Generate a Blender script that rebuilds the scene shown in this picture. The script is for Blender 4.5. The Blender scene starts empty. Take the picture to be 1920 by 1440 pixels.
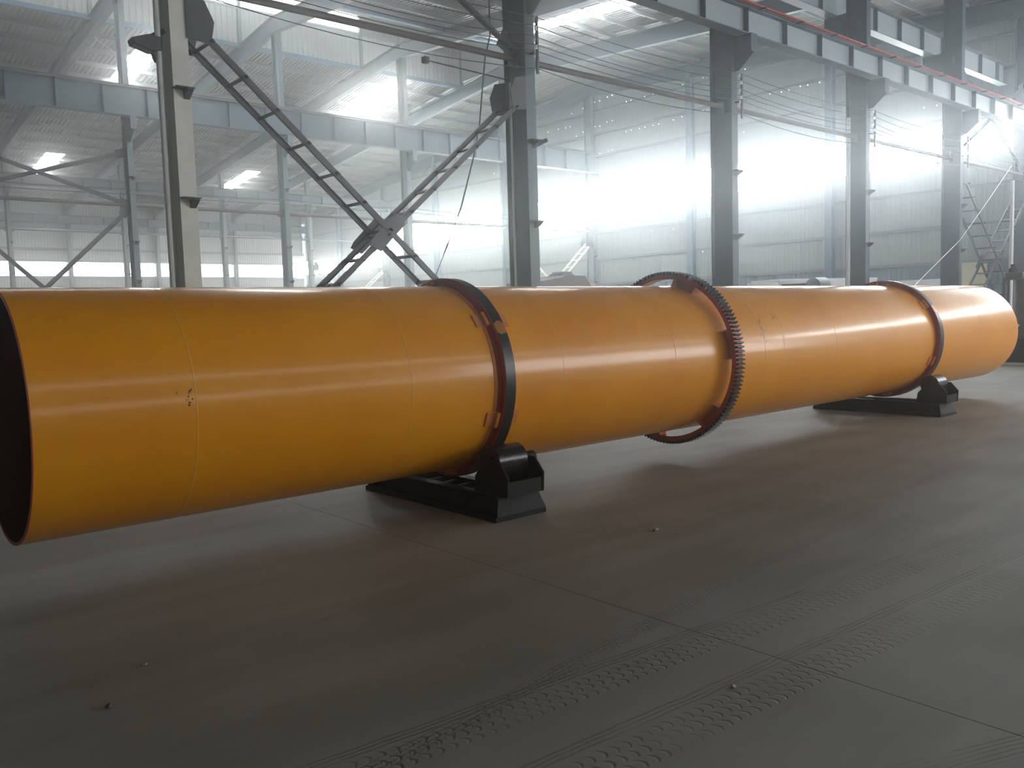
import bpy, bmesh, math, random
from mathutils import Vector, Matrix
random.seed(7)
S = bpy.context.scene
PI = math.pi

# ---------------------------------------------------------------- camera
CAM_Z = 1.6
Fw = Vector((0.65092, 0.75461, -0.08244))
yaw, pit, rol = math.radians(49.216), math.radians(4.729), math.radians(-1.7)
Fw = Vector((math.cos(yaw)*math.cos(pit), math.sin(yaw)*math.cos(pit), -math.sin(pit)))
Rt0 = Vector((math.sin(yaw), -math.cos(yaw), 0)); Up0 = Rt0.cross(Fw)
Rt = Rt0*math.cos(rol) + Up0*math.sin(rol); Up = -Rt0*math.sin(rol) + Up0*math.cos(rol)
cd = bpy.data.cameras.new('camera'); cam = bpy.data.objects.new('camera', cd); S.collection.objects.link(cam)
cam.matrix_world = Matrix(((Rt.x, Up.x, -Fw.x, 0), (Rt.y, Up.y, -Fw.y, 0), (Rt.z, Up.z, -Fw.z, CAM_Z), (0, 0, 0, 1)))
cd.sensor_width = 36; cd.lens = 1598.84/1920*36; cd.clip_end = 300; cd.clip_start = 0.05
S.camera = cam

# ---------------------------------------------------------------- light and exposure
E_END, E_BC, E_CD, E_SIDE, E_ROOF, E_RIDGE = 32, 26, 18, 5.5, 34, 8
E_NEARWALL_HI, E_NEARWALL_LO, E_ENTRY = 3.2, 3.0, 8.5
HAZE, HAZE_G = 0.0072, 0.92
w = bpy.data.worlds.new('sky'); S.world = w; w.use_nodes = True
bg = w.node_tree.nodes['Background']; bg.inputs[0].default_value = (0.75, 0.86, 1.0, 1); bg.inputs[1].default_value = 1.0
S.view_settings.view_transform = 'Standard'; S.view_settings.look = 'None'
S.view_settings.exposure = 0.23; S.view_settings.gamma = 1.0; S.view_settings.use_curve_mapping = False
cy = S.cycles
cy.max_bounces = 5; cy.diffuse_bounces = 3; cy.glossy_bounces = 2; cy.volume_bounces = 1; cy.transmission_bounces = 2
cy.transparent_max_bounces = 4; cy.caustics_reflective = False; cy.caustics_refractive = False
cy.sample_clamp_indirect = 4.0; cy.adaptive_threshold = 0.08

# ---------------------------------------------------------------- materials
def mat(name, col, rough=0.6, metal=0.0, var=0.12, scale=6.0, bump=0.0, spec=0.5, coat=0.0, coat_rough=0.1):
    m = bpy.data.materials.new(name); m.use_nodes = True; nt = m.node_tree; b = nt.nodes['Principled BSDF']
    b.inputs['Roughness'].default_value = rough; b.inputs['Metallic'].default_value = metal
    b.inputs['Specular IOR Level'].default_value = spec
    b.inputs['Coat Weight'].default_value = coat; b.inputs['Coat Roughness'].default_value = coat_rough
    tc = nt.nodes.new('ShaderNodeTexCoord'); no = nt.nodes.new('ShaderNodeTexNoise'); no.inputs['Scale'].default_value = scale
    no.inputs['Detail'].default_value = 5
    nt.links.new(tc.outputs['Object'], no.inputs['Vector'])
    mx = nt.nodes.new('ShaderNodeMix'); mx.data_type = 'RGBA'
    mx.inputs[6].default_value = (*[c*(1-var) for c in col], 1); mx.inputs[7].default_value = (*[min(1, c*(1+var)) for c in col], 1)
    nt.links.new(no.outputs['Fac'], mx.inputs[0]); nt.links.new(mx.outputs[2], b.inputs['Base Color'])
    if bump:
        bp = nt.nodes.new('ShaderNodeBump'); bp.inputs['Strength'].default_value = bump; bp.inputs['Distance'].default_value = 0.01
        nt.links.new(no.outputs['Fac'], bp.inputs['Height']); nt.links.new(bp.outputs[0], b.inputs['Normal'])
    return m

def glow(name, col, strength):
    m = bpy.data.materials.new(name); m.use_nodes = True; nt = m.node_tree; nt.nodes.clear()
    e = nt.nodes.new('ShaderNodeEmission'); e.inputs[0].default_value = (*col, 1); e.inputs[1].default_value = strength
    o = nt.nodes.new('ShaderNodeOutputMaterial'); nt.links.new(e.outputs[0], o.inputs[0]); return m

M = {}
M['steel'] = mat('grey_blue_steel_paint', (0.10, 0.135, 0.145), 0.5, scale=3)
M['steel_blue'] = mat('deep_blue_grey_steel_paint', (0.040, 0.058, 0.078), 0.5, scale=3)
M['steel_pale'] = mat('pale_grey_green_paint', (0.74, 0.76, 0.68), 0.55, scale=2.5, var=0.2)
M['steel_dark'] = mat('dark_grey_paint', (0.045, 0.054, 0.06), 0.5)
M['rafter'] = mat('blue_grey_rafter_paint', (0.055, 0.085, 0.105), 0.55)
M['purlin'] = mat('galvanised_purlin', (0.19, 0.21, 0.22), 0.45)
M['bluewall'] = mat('blue_grey_post_paint', (0.07, 0.14, 0.21), 0.55)
M['sheet'] = mat('ribbed_white_roof_sheet', (0.185, 0.195, 0.178), 0.5, var=0.09, scale=1.2)
M['wall'] = mat('pale_ribbed_wall_sheet', (0.30, 0.335, 0.335), 0.55, var=0.05, scale=0.6)
M['skirt'] = mat('blue_grey_wall_skirt', (0.16, 0.22, 0.27), 0.55, var=0.05)
M['beige'] = mat('beige_panel', (0.62, 0.58, 0.44), 0.6)
M['rust'] = mat('rusty_pipe', (0.095, 0.075, 0.07), 0.6, var=0.3)
M['white'] = mat('white_conduit', (0.72, 0.74, 0.75), 0.45)
M['wire'] = mat('dark_wire', (0.05, 0.05, 0.055), 0.6)
M['red'] = mat('red_conductor', (0.30, 0.03, 0.03), 0.5)
M['ringred'] = mat('red_oxide_primer', (0.34, 0.045, 0.03), 0.5, var=0.18, scale=9)
M['black'] = mat('black_machinery_paint', (0.010, 0.0105, 0.009), 0.6, var=0.3, scale=14, spec=0.25)
M['blackgloss'] = mat('greased_steel', (0.035, 0.036, 0.038), 0.25, metal=0.6, var=0.3, scale=14)
M['bracket'] = mat('orange_bracket_paint', (0.62, 0.22, 0.055), 0.5, var=0.12, scale=12)
M['teeth'] = mat('dark_machined_teeth', (0.045, 0.048, 0.05), 0.45, metal=0.3, var=0.3, scale=25)
M['inside'] = mat('dark_rust_drum_lining', (0.085, 0.035, 0.018), 0.75, var=0.3, scale=3)
M['maroon'] = mat('maroon_machine', (0.07, 0.022, 0.022), 0.6)
M['brown'] = mat('brown_grey_machine', (0.10, 0.085, 0.08), 0.6, var=0.3)
M['pebble'] = mat('pale_crumb', (0.45, 0.38, 0.30), 0.8)
M['pinhole'] = glow('daylight_through_pinholes', (1, 1, 1), 8)
M['w_end'] = glow('daylight_end_wall', (0.93, 0.98, 1.0), E_END)
M['w_near_bay'] = glow('daylight_end_wall_near_bay', (0.93, 0.98, 1.0), 19)
M['w_bc'] = glow('daylight_end_wall_second', (0.95, 1.0, 0.98), E_BC)
M['w_cd'] = glow('daylight_end_wall_third', (1, 1, 0.97), E_CD)
M['w_side'] = glow('daylight_side_wall', (1, 0.97, 0.93), E_SIDE)
M['sky_roof'] = glow('daylight_skylight', (1, 1, 0.97), E_ROOF)
M['sky_sun'] = glow('sunlit_skylight', (1, 1, 0.96), 85)
M['sky_ridge'] = glow('daylight_ridge', (1, 1, 0.98), E_RIDGE)
M['w_nhi'] = glow('daylight_near_wall_high', (0.93, 0.95, 1.0), E_NEARWALL_HI)
M['w_nlo'] = glow('daylight_near_wall_low', (1, 0.98, 0.95), E_NEARWALL_LO)
M['w_entry'] = glow('daylight_entry', (0.97, 0.97, 1.0), E_ENTRY)

def drum_paint():
    m = bpy.data.materials.new('orange_drum_paint'); m.use_nodes = True; nt = m.node_tree; b = nt.nodes['Principled BSDF']
    N = nt.nodes.new; L = nt.links.new
    tc = N('ShaderNodeTexCoord'); no = N('ShaderNodeTexNoise'); no.inputs['Scale'].default_value = 1.4; no.inputs['Detail'].default_value = 6
    L(tc.outputs['Object'], no.inputs['Vector'])
    r = N('ShaderNodeValToRGB'); r.color_ramp.elements[0].position = 0.3; r.color_ramp.elements[1].position = 0.75
    r.color_ramp.elements[0].color = (0.79, 0.300, 0.006, 1); r.color_ramp.elements[1].color = (0.87, 0.365, 0.010, 1)
    L(no.outputs['Fac'], r.inputs[0]); L(r.outputs[0], b.inputs['Base Color'])
    b.inputs['Roughness'].default_value = 0.42; b.inputs['Specular IOR Level'].default_value = 0.25; b.inputs['Coat Weight'].default_value = 0.55; b.inputs['Coat Roughness'].default_value = 0.17
    n2 = N('ShaderNodeTexNoise'); n2.inputs['Scale'].default_value = 1.1; n2.inputs['Detail'].default_value = 2
    L(tc.outputs['Object'], n2.inputs['Vector'])
    bp = N('ShaderNodeBump'); bp.inputs['Strength'].default_value = 0.12; bp.inputs['Distance'].default_value = 0.02
    L(n2.outputs['Fac'], bp.inputs['Height']); L(bp.outputs[0], b.inputs['Normal']); L(bp.outputs[0], b.inputs['Coat Normal'])
    return m
M['drum'] = drum_paint()

def ring_paint():   # black rolling face with one bare orange patch painted on it
    m = mat('black_rolling_face', (0.022, 0.024, 0.024), 0.32, metal=0.3, var=0.35, scale=7)
    nt = m.node_tree; b = nt.nodes['Principled BSDF']; N = nt.nodes.new; L = nt.links.new
    src = b.inputs['Base Color'].links[0].from_socket
    tc = N('ShaderNodeTexCoord'); mp = N('ShaderNodeVectorMath'); mp.operation = 'SUBTRACT'
    mp.inputs[1].default_value = (0.06, -0.85*math.cos(math.radians(30.5)), 0.85*math.sin(math.radians(30.5)))
    L(tc.outputs['Object'], mp.inputs[0]); ln = N('ShaderNodeVectorMath'); ln.operation = 'LENGTH'; L(mp.outputs[0], ln.inputs[0])
    no = N('ShaderNodeTexNoise'); no.inputs['Scale'].default_value = 40; L(tc.outputs['Object'], no.inputs['Vector'])
    a = N('ShaderNodeMath'); a.operation = 'MULTIPLY_ADD'; a.inputs[1].default_value = 0.05; L(no.outputs['Fac'], a.inputs[0]); L(ln.outputs['Value'], a.inputs[2])
    c = N('ShaderNodeMath'); c.operation = 'LESS_THAN'; c.inputs[1].default_value = 0.085; L(a.outputs[0], c.inputs[0])
    mx = N('ShaderNodeMix'); mx.data_type = 'RGBA'; mx.inputs[7].default_value = (0.45, 0.2, 0.05, 1)
    L(c.outputs[0], mx.inputs[0]); L(src, mx.inputs[6]); L(mx.outputs[2], b.inputs['Base Color'])
    return m
M['ringblack'] = ring_paint()

def floor_mat():
    m = bpy.data.materials.new('dusty_concrete'); m.use_nodes = True; nt = m.node_tree; b = nt.nodes['Principled BSDF']
    N = nt.nodes.new; L = nt.links.new
    tc = N('ShaderNodeTexCoord')
    def noise(sc, det, stretch=(1, 1, 1), rot=0):
        mp = N('ShaderNodeMapping'); mp.inputs['Scale'].default_value = stretch; mp.inputs['Rotation'].default_value = (0, 0, rot)
        L(tc.outputs['Object'], mp.inputs[0]); n = N('ShaderNodeTexNoise'); n.inputs['Scale'].default_value = sc; n.inputs['Detail'].default_value = det
        L(mp.outputs[0], n.inputs['Vector']); return n.outputs['Fac']
    def math_(op, a, bb=None, c=None):
        n = N('ShaderNodeMath'); n.operation = op
        for i, v in enumerate((a, bb, c)):
            if v is None: continue
            if isinstance(v, (int, float)): n.inputs[i].default_value = v
            else: L(v, n.inputs[i])
        return n.outputs[0]
    big = noise(0.9, 10); streak = noise(1.2, 7, (0.35, 2.2, 1), -0.1); fine = noise(45, 3)
    sp = N('ShaderNodeSeparateXYZ'); L(tc.outputs['Object'], sp.inputs[0]); X, Y = sp.outputs[0], sp.outputs[1]
    def band(v, lo, hi, soft=0.015):
        a = N('ShaderNodeMapRange'); a.inputs[1].default_value = lo-soft; a.inputs[2].default_value = lo+soft; a.interpolation_type = 'SMOOTHSTEP'; L(v, a.inputs[0])
        c = N('ShaderNodeMapRange'); c.inputs[1].default_value = hi-soft; c.inputs[2].default_value = hi+soft; c.inputs[3].default_value = 1; c.inputs[4].default_value = 0
        c.interpolation_type = 'SMOOTHSTEP'; L(v, c.inputs[0]); return math_('MULTIPLY', a.outputs[0], c.outputs[0])
    def track(y0, slope, lines, lugs, strength, pitch=0.058):
        v = math_('SUBTRACT', Y, math_('MULTIPLY_ADD', math_('SUBTRACT', X, 3.0), slope, y0))      # across the track
        wob = math_('MULTIPLY', math_('SUBTRACT', noise(5, 6), 0.5), 0.030); v = math_('ADD', v, wob)
        out = None
        if lines:
            lo, hi = lines
            s = math_('MAXIMUM', math_('SINE', math_('MULTIPLY', v, 2*PI/0.026)), 0.0)
            out = math_('MULTIPLY', band(v, lo, hi, 0.006), s)
        if lugs:
            lo, hi = lugs; wid = (hi-lo)/3
            vv = math_('DIVIDE', math_('SUBTRACT', v, lo), wid)
            fr = math_('FRACT', vv); row = math_('FLOOR', vv)
            # crescent lugs: phase bends across each row, rows staggered
            bend = math_('MULTIPLY', math_('POWER', math_('SUBTRACT', fr, 0.5), 2.0), 1.6)
            ph = math_('ADD', math_('DIVIDE', X, pitch), math_('ADD', bend, math_('MULTIPLY', row, 0.47)))
            cr = math_('POWER', math_('MAXIMUM', math_('SINE', math_('MULTIPLY', ph, 2*PI)), 0.0), 3.0)
            edge = band(fr, 0.12, 0.88, 0.10)
            l = math_('MULTIPLY', math_('MULTIPLY', cr, edge), band(v, lo, hi, 0.004))
            out = l if out is None else math_('ADD', out, l)
        patch = N('ShaderNodeMapRange'); patch.inputs[1].default_value = 0.26; patch.inputs[2].default_value = 0.52; L(noise(3.5, 7), patch.inputs[0])
        fade = N('ShaderNodeMapRange'); fade.inputs[1].default_value = 10.0; fade.inputs[2].default_value = 3.0; L(X, fade.inputs[0])
        return math_('MULTIPLY', math_('MULTIPLY', out, patch.outputs[0]), math_('MULTIPLY', fade.outputs[0], strength))
    tr = track(2.60, -0.085, (-0.055, 0.02), (-0.245, -0.07), 1.0)
    tr = math_('ADD', tr, track(2.12, -0.065, (-0.06, 0.02), (-0.29, -0.08), 0.8))
    tr = math_('ADD', tr, track(2.78, 0.125, (-0.075, 0.02), (-0.10, 0.0), 0.6, 0.045))
    tr = math_('ADD', tr, track(1.22, -0.40, (-0.12, 0.02), None, 0.5))
    r = N('ShaderNodeValToRGB'); r.color_ramp.elements[0].position = 0.3; r.color_ramp.elements[1].position = 0.72
    r.color_ramp.elements[0].color = (0.20, 0.19, 0.163, 1); r.color_ramp.elements[1].color = (0.34, 0.33, 0.295, 1)
    L(math_('ADD', math_('MULTIPLY', big, 0.5), math_('MULTIPLY', streak, 0.5)), r.inputs[0])
    d = N('ShaderNodeMix'); d.data_type = 'RGBA'; d.blend_type = 'MULTIPLY'; d.inputs[7].default_value = (0.64, 0.64, 0.62, 1)
    L(r.outputs[0], d.inputs[6]); L(math_('MINIMUM', tr, 1.0), d.inputs[0])
    # dark scuffs
    sc = N('ShaderNodeMapRange'); sc.inputs[1].default_value = 0.66; sc.inputs[2].default_value = 0.8; L(noise(3.0, 8, (0.6, 2.5, 1), 0.2), sc.inputs[0])
    d2 = N('ShaderNodeMix'); d2.data_type = 'RGBA'; d2.blend_type = 'MULTIPLY'; d2.inputs[7].default_value = (0.72, 0.71, 0.70, 1)
    L(d.outputs[2], d2.inputs[6]); L(sc.outputs[0], d2.inputs[0]); L(d2.outputs[2], b.inputs['Base Color'])
    b.inputs['Roughness'].default_value = 0.62; b.inputs['Specular IOR Level'].default_value = 0.35
    h = math_('ADD', math_('MULTIPLY', fine, 0.15), math_('MULTIPLY', tr, -0.8))
    bp = N('ShaderNodeBump'); bp.inputs['Strength'].default_value = 0.5; bp.inputs['Distance'].default_value = 0.006
    L(h, bp.inputs['Height']); L(bp.outputs[0], b.inputs['Normal'])
    return m
M['floor'] = floor_mat()

# ---------------------------------------------------------------- helpers
COL = S.collection
class MB:
    def __init__(s): s.v = []; s.f = []
    def add(s, vs, fs): n = len(s.v); s.v += [tuple(v) for v in vs]; s.f += [tuple(i+n for i in f) for f in fs]; return s
    def box(s, x0, x1, y0, y1, z0, z1):
        return s.add([(x, y, z) for z in (z0, z1) for y in (y0, y1) for x in (x0, x1)],
                     [(0, 2, 3, 1), (4, 5, 7, 6), (0, 1, 5, 4), (2, 6, 7, 3), (0, 4, 6, 2), (1, 3, 7, 5)])
    def bar(s, a, b, wid, hei, up=(0, 0, 1)):      # box from a to b, wid sideways, hei along up
        a, b = Vector(a), Vector(b); d = (b-a).normalized(); u = Vector(up); sd = d.cross(u).normalized(); u = sd.cross(d)
        vs = [p + sd*i*wid/2 + u*j*hei/2 for p in (a, b) for i, j in ((-1, -1), (1, -1), (1, 1), (-1, 1))]
        return s.add(vs, [(3, 2, 1, 0), (4, 5, 6, 7), (0, 1, 5, 4), (1, 2, 6, 5), (2, 3, 7, 6), (3, 0, 4, 7)])
    def prism(s, pts, axis, a0, a1):   # polygon pts in the other two axes (cyclic x->yz, y->xz, z->xy)
        def P(p, a): return {'x': (a, p[0], p[1]), 'y': (p[0], a, p[1]), 'z': (p[0], p[1], a)}[axis]
        n = len(pts); vs = [P(p, a0) for p in pts] + [P(p, a1) for p in pts]
        return s.add(vs, [tuple(range(n))[::-1], tuple(range(n, 2*n))] + [(i, (i+1) % n, n+(i+1) % n, n+i) for i in range(n)])
    def tube(s, pts, r, n=8, cap=True):
        pts = [Vector(p) for p in pts]; base = len(s.v); rings = []
        for i, p in enumerate(pts):
            d = (pts[min(i+1, len(pts)-1)] - pts[max(i-1, 0)]).normalized()
            u = Vector((0, 0, 1)) if abs(d.z) < 0.9 else Vector((1, 0, 0)); a = d.cross(u).normalized(); bb = a.cross(d)
            rings.append([tuple(p + (a*math.cos(2*PI*k/n) + bb*math.sin(2*PI*k/n))*r) for k in range(n)])
        vs = sum(rings, []); fs = [(i*n+k, i*n+(k+1) % n, (i+1)*n+(k+1) % n, (i+1)*n+k) for i in range(len(pts)-1) for k in range(n)]
        if cap: fs += [tuple(range(n))[::-1], tuple(range((len(pts)-1)*n, len(pts)*n))]
        return s.add(vs, fs)
    def lathe(s, prof, c, axis='x', n=64, closed=True):   # prof list of (axial, radius) about centre c
        vs = []
        for k in range(n):
            t = 2*PI*k/n; co, si = math.cos(t), math.sin(t)
            for a, r in prof:
                vs.append({'x': (c[0]+a, c[1]+r*co, c[2]+r*si), 'z': (c[0]+r*co, c[1]+r*si, c[2]+a), 'y': (c[0]+r*co, c[1]+a, c[2]+r*si)}[axis])
        m = len(prof); rng = range(m if closed else m-1)
        return s.add(vs, [(k*m+j, k*m+(j+1) % m, ((k+1) % n)*m+(j+1) % m, ((k+1) % n)*m+j) for k in range(n) for j in rng])
    def build(s, name, m, parent=None, smooth=False, loc=None):
        me = bpy.data.meshes.new(name); vs = s.v
        if loc: vs = [(x-loc[0], y-loc[1], z-loc[2]) for x, y, z in vs]
        me.from_pydata(vs, [], s.f); me.update()
        bm = bmesh.new(); bm.from_mesh(me); bmesh.ops.recalc_face_normals(bm, faces=bm.faces); bm.to_mesh(me); bm.free()
        if m: me.materials.append(m)
        if smooth:
            me.polygons.foreach_set('use_smooth', [True]*len(me.polygons)); me.set_sharp_from_angle(angle=math.radians(35))
        o = bpy.data.objects.new(name, me); COL.objects.link(o)
        if loc: o.location = loc
        if parent is not None:
            o.parent = parent
            o.matrix_parent_inverse = Matrix.Translation(-parent.location)
        return o
def bevel(o, wdt=0.004, seg=1):
    md = o.modifiers.new('edge', 'BEVEL'); md.width = wdt; md.segments = seg; md.limit_method = 'ANGLE'; return o
def tag(o, label=None, cat=None, group=None, kind=None):
    if label: o['label'] = label
    if cat: o['category'] = cat
    if group: o['group'] = group
    if kind: o['kind'] = kind
    return o
def root(name, loc=(0, 0, 0), label=None, cat=None, group=None, kind=None):
    o = bpy.data.objects.new(name, None); COL.objects.link(o); o.location = loc; o.empty_display_size = 0.2
    return tag(o, label, cat, group, kind)

# ---------------------------------------------------------------- building layout
YA, YB, YC, YD = 11.35, 32.7, 53.3, 66.0
YN = -10.0
XE, XW = 34.45, -14.0
FX = [4.17+6*k for k in range(6)]
def roof_z(y): return 13.95 - 0.108*(y-33) if y > 33 else 13.95 - 0.075*(33-y)

# ---- floor: two cast slabs with a recessed joint at X=3.35
fl = root('floor', (0, 0, 0), kind='structure')
for x0, x1 in ((XW, 3.3475), (3.3525, XE+0.3)):
    MB().box(x0, x1, YN-0.3, YD+0.3, -0.25, 0.0).build('slab', M['floor'], fl)
MB().box(3.3475, 3.3525, YN-0.3, YD+0.3, -0.25, -0.015).build('joint_filler', M['wire'], fl)

# ---- ribbed sheets
def ribs(x0, x1, pitch, h):
    out = []; x = x0
    while x < x1-1e-6:
        for dx, dz in ((0, 0), (0.60, 0), (0.68, 1), (0.92, 1)):
            if x+dx*pitch < x1: out.append((x+dx*pitch, dz*h))
        x += pitch
    out.append((x1, 0)); return out
def roof_sheet(x0, x1, y0, y1, parent, m=None, name='roof_panel', dz=0.0, pitch=0.2, h=0.035):
    pr = ribs(x0, x1, pitch, h); b = MB(); n = len(pr)
    b.add([(x, y, roof_z(y)+dz+z) for y in (y0, y1) for x, z in pr], [(i, i+1, n+i+1, n+i) for i in range(n-1)])
    return b.build(name, m or M['sheet'], parent)
ceil = root('ceiling', (0, 20, 0), kind='structure')
MON0, MON1, MX0, MX1 = 29.4, 36.0, XW, 28.17
sk_x = [(12.67, 13.67), (24.67, 25.67)]
xs = [XW] + [4.17+6*k for k in range(-3, 6)] + [XE+0.2]
xs = sorted(set(xs))
def slope_bays(y0, y1, holes):
    for a, b_ in zip(xs[:-1], xs[1:]):
        cuts = [s for s in sk_x if a < s[0] < b_]
        if not cuts or not holes: roof_sheet(a, b_, y0, y1, ceil); continue
        s0, s1 = cuts[0]
        roof_sheet(a, s0, y0, y1, ceil); roof_sheet(s1, b_, y0, y1, ceil)
        ys = [y0] + sum([list(h) for h in holes], []) + [y1]
        for k in range(0, len(ys), 2):
            if ys[k+1]-ys[k] > 0.05: roof_sheet(s0, s1, ys[k], ys[k+1], ceil)
        for h in holes: 
            o = roof_sheet(s0, s1, h[0], h[1], ceil, M['sky_sun'] if s0 > 20 and 30 < h[0] < 50 else M['sky_roof'], 'skylight_panel', dz=0.02)
            o['label'] = 'glowing translucent skylight sheet'
slope_bays(YN, YA, [])
slope_bays(YA, MON0, [(21.6, 29.0)])
slope_bays(MON1, YC, [(37.0, 44.0)])
slope_bays(YC, YD+0.3, [(54.6, 61.0)])
# the monitor hole is covered again past its end
for a, b_ in zip(xs[:-1], xs[1:]):
    if a >= MX1-0.1: roof_sheet(a, b_, MON0, 33.0, ceil); roof_sheet(a, b_, 33.0, MON1, ceil)
# ridge monitor: upright ribbed sides, open bright strip, small roof
def upright(x0, x1, y, z0, z1, parent, name, m, pitch=0.25, h=0.02):
    pr = ribs(x0, x1, pitch, h); b = MB(); n = len(pr)
    b.add([(x, y+z, zz) for zz in (z0, z1) for x, z in pr], [(i, i+1, n+i+1, n+i) for i in range(n-1)])
    return b.build(name, m, parent)
for yy in (MON0, MON1):
    for a, b_ in zip(xs[:-1], xs[1:]):
        if b_ > MX1+0.1: continue
        upright(a, b_, yy, roof_z(yy)-0.25, 15.0, ceil, 'monitor_wall_panel', M['wall'])
        if -2 < a < 22: MB().box(a+0.12, b_-0.12, yy-0.02, yy+0.02, 15.05, 15.85).build('monitor_window', M['sky_ridge'], ceil)['label'] = 'glowing strip window of the ridge monitor'
        else: upright(a, b_, yy, 15.0, 15.9, ceil, 'monitor_wall_panel', M['sheet'])
    MB().box(XW, MX1, yy-0.06, yy+0.06, 14.96, 15.06).build('monitor_rail', M['purlin'], ceil)
    MB().box(XW, MX1, yy-0.06, yy+0.06, 15.85, 15.95).build('monitor_rail', M['purlin'], ceil)
    MB().box(XW, MX1, yy-0.09, yy+0.09, roof_z(yy)-0.30, roof_z(yy)-0.12).build('gutter_strip', M['bluewall'], ceil)
    for x in [f for f in FX if f < MX1+0.1]: MB().box(x-0.07, x+0.07, yy-0.1, yy+0.1, roof_z(yy)-0.2, 15.9).build('monitor_post', M['steel'], ceil)
for a, b_ in zip(xs[:-1], xs[1:]):
    if b_ > MX1+0.1: continue
    for y0, y1, z0, z1 in ((MON0-0.4, 32.7, 15.95, 16.5), (32.7, MON1+0.4, 16.5, 15.95)):
        pr = ribs(a, b_, 0.2, 0.035); n = len(pr)
        MB().add([(x, y, zz+z) for y, zz in ((y0, z0), (y1, z1)) for x, z in pr], [(i, i+1, n+i+1, n+i) for i in range(n-1)]).build('monitor_roof_panel', M['sheet'], ceil)
MB().box(MX1-0.03, MX1+0.03, MON0, MON1, 13.7, 16.4).build('monitor_gable', M['wall'], ceil)
# purlins (run along X, one object per bay) and rafters (one per frame)
def z_purlin(x0, x1, y):
    z = roof_z(y)-0.005; h, f = 0.17, 0.06
    return MB().prism([(y-f, z), (y+0.006, z), (y+0.006, z-h+0.012), (y+f, z-h+0.012), (y+f, z-h), (y-0.006, z-h), (y-0.006, z-0.012), (y-f, z-0.012)], 'x', x0, x1)
ys_p = [YA-2.0*k for k in range(1, 10)] + [YA+0.4+1.5*k for k in range(12)] + [MON0-0.25] + [MON1+0.3+1.5*k for k in range(20)]
for y in ys_p:
    for a, b_ in zip(FX, FX[1:]): z_purlin(a, b_, y).build('purlin', M['purlin'], ceil)
    z_purlin(XW, FX[0], y).build('purlin', M['purlin'], ceil)
def i_beam(b, p, q, depth, wid, tf=0.016, tw=0.012):    # p,q centre line; flanges horizontal-ish
    p, q = Vector(p), Vector(q); d = (q-p).normalized(); sd = d.cross(Vector((0, 0, 1))).normalized(); u = sd.cross(d)
    b.bar(p+u*depth/2, q+u*depth/2, wid, tf, u); b.bar(p-u*depth/2, q-u*depth/2, wid, tf, u); b.bar(p, q, tw, depth-tf, u); return b
segs = [(YN, YA), (YA, 22.0), (22.0, YB), (YB, 43.0), (43.0, YC), (YC, YD)]
for x in [FX[0]-6] + FX:
    for y0, y1 in segs:
        d = 0.62
        i_beam(MB(), (x, y0, roof_z(y0)-0.2-d/2), (x, y1, roof_z(y1)-0.2-d/2), d, 0.26).build('rafter', M['rafter'], ceil)
# thin tie rods in the roof plane
for (x0, y0, x1, y1) in ((22.17, 13, 28.17, 19), (28.17, 13, 22.17, 19), (16.17, 37, 22.17, 43), (22.17, 37, 16.17, 43), (10.17, 37, 16.17, 43)):
    MB().tube([(x0, y0, roof_z(y0)-0.3), (x1, y1, roof_z(y1)-0.3)], 0.014, 6).build('tie_rod', M['purlin'], ceil)

# ---- end wall (X = XE): ribbed sheets with window bands between wind posts
wall = root('wall_end', (XE, 30, 0), kind='structure')
def wall_sheet_x(x, y0, y1, z0, z1, parent, m, sl=False, pitch=0.2, h=0.012, name='wall_panel'):
    pr = ribs(y0, y1, pitch, h); n = len(pr); b = MB()
    top = (lambda y: roof_z(y)) if sl else (lambda y: z1)
    b.add([(x-z, y, z0) for y, z in pr] + [(x-z, y, top(y)) for y, z in pr], [(i, i+1, n+i+1, n+i) for i in range(n-1)])
    return b.build(name, m, parent)
posts = [YN, -2.9, 4.2, YA, 18.7, 25.9, YB, 39.8, 46.9, YC, 59.8, YD]
def band_of(y): return (6.92, 8.22) if y < YB-0.1 else ((6.45, 8.0) if y < YC-0.1 else (5.32, 6.45))
wn = 0
for y0, y1 in zip(posts[:-1], posts[1:]):
    lo, hi = band_of((y0+y1)/2); mm = M['w_near_bay'] if y1 < YA+0.1 else M['w_end'] if y1 < YB+0.1 else (M['w_bc'] if y1 < YC+0.1 else M['w_cd'])
    wall_sheet_x(XE, y0, y1, 0, 3.05, wall, M['skirt'] if y0 > YA-0.1 and y1 < YB+0.1 else M['wall'], name='lower_wall_panel')
    wall_sheet_x(XE, y0, y1, 3.05, lo, wall, M['wall'])
    if lo > 6: pass
    wall_sheet_x(XE, y0, y1, hi, 0, wall, M['wall'], sl=True)
    wn += 1
    wr = root('window_%d' % wn, (XE, (y0+y1)/2, lo), kind='structure')
    fr = MB(); fr.box(XE-0.06, XE+0.06, y0, y1, lo-0.06, lo); fr.box(XE-0.06, XE+0.06, y0, y1, hi, hi+0.06); fr.build('window_frame', M['purlin'], wr)
    npane = max(2, round((y1-y0)/1.8)); pw = (y1-y0-0.3)/npane
    for k in range(npane):
        a = y0+0.15+k*pw
        MB().box(XE-0.01, XE+0.01, a+0.01, a+pw-0.01, lo, hi).build('pane', mm, wr)
girts = [1.5, 3.05, 4.42, 5.83, 8.45, 9.9, 11.1, 12.3]
for y0, y1 in zip(posts[:-1], posts[1:]):
    for z in girts:
        if z < roof_z((y0+y1)/2)-0.6 and not (band_of((y0+y1)/2)[0]-0.1 < z < band_of((y0+y1)/2)[1]+0.1):
            MB().box(XE-0.14, XE-0.04, y0+0.1, y1-0.1, z-0.055, z+0.055).build('girt', M['purlin'], wall)
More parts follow.
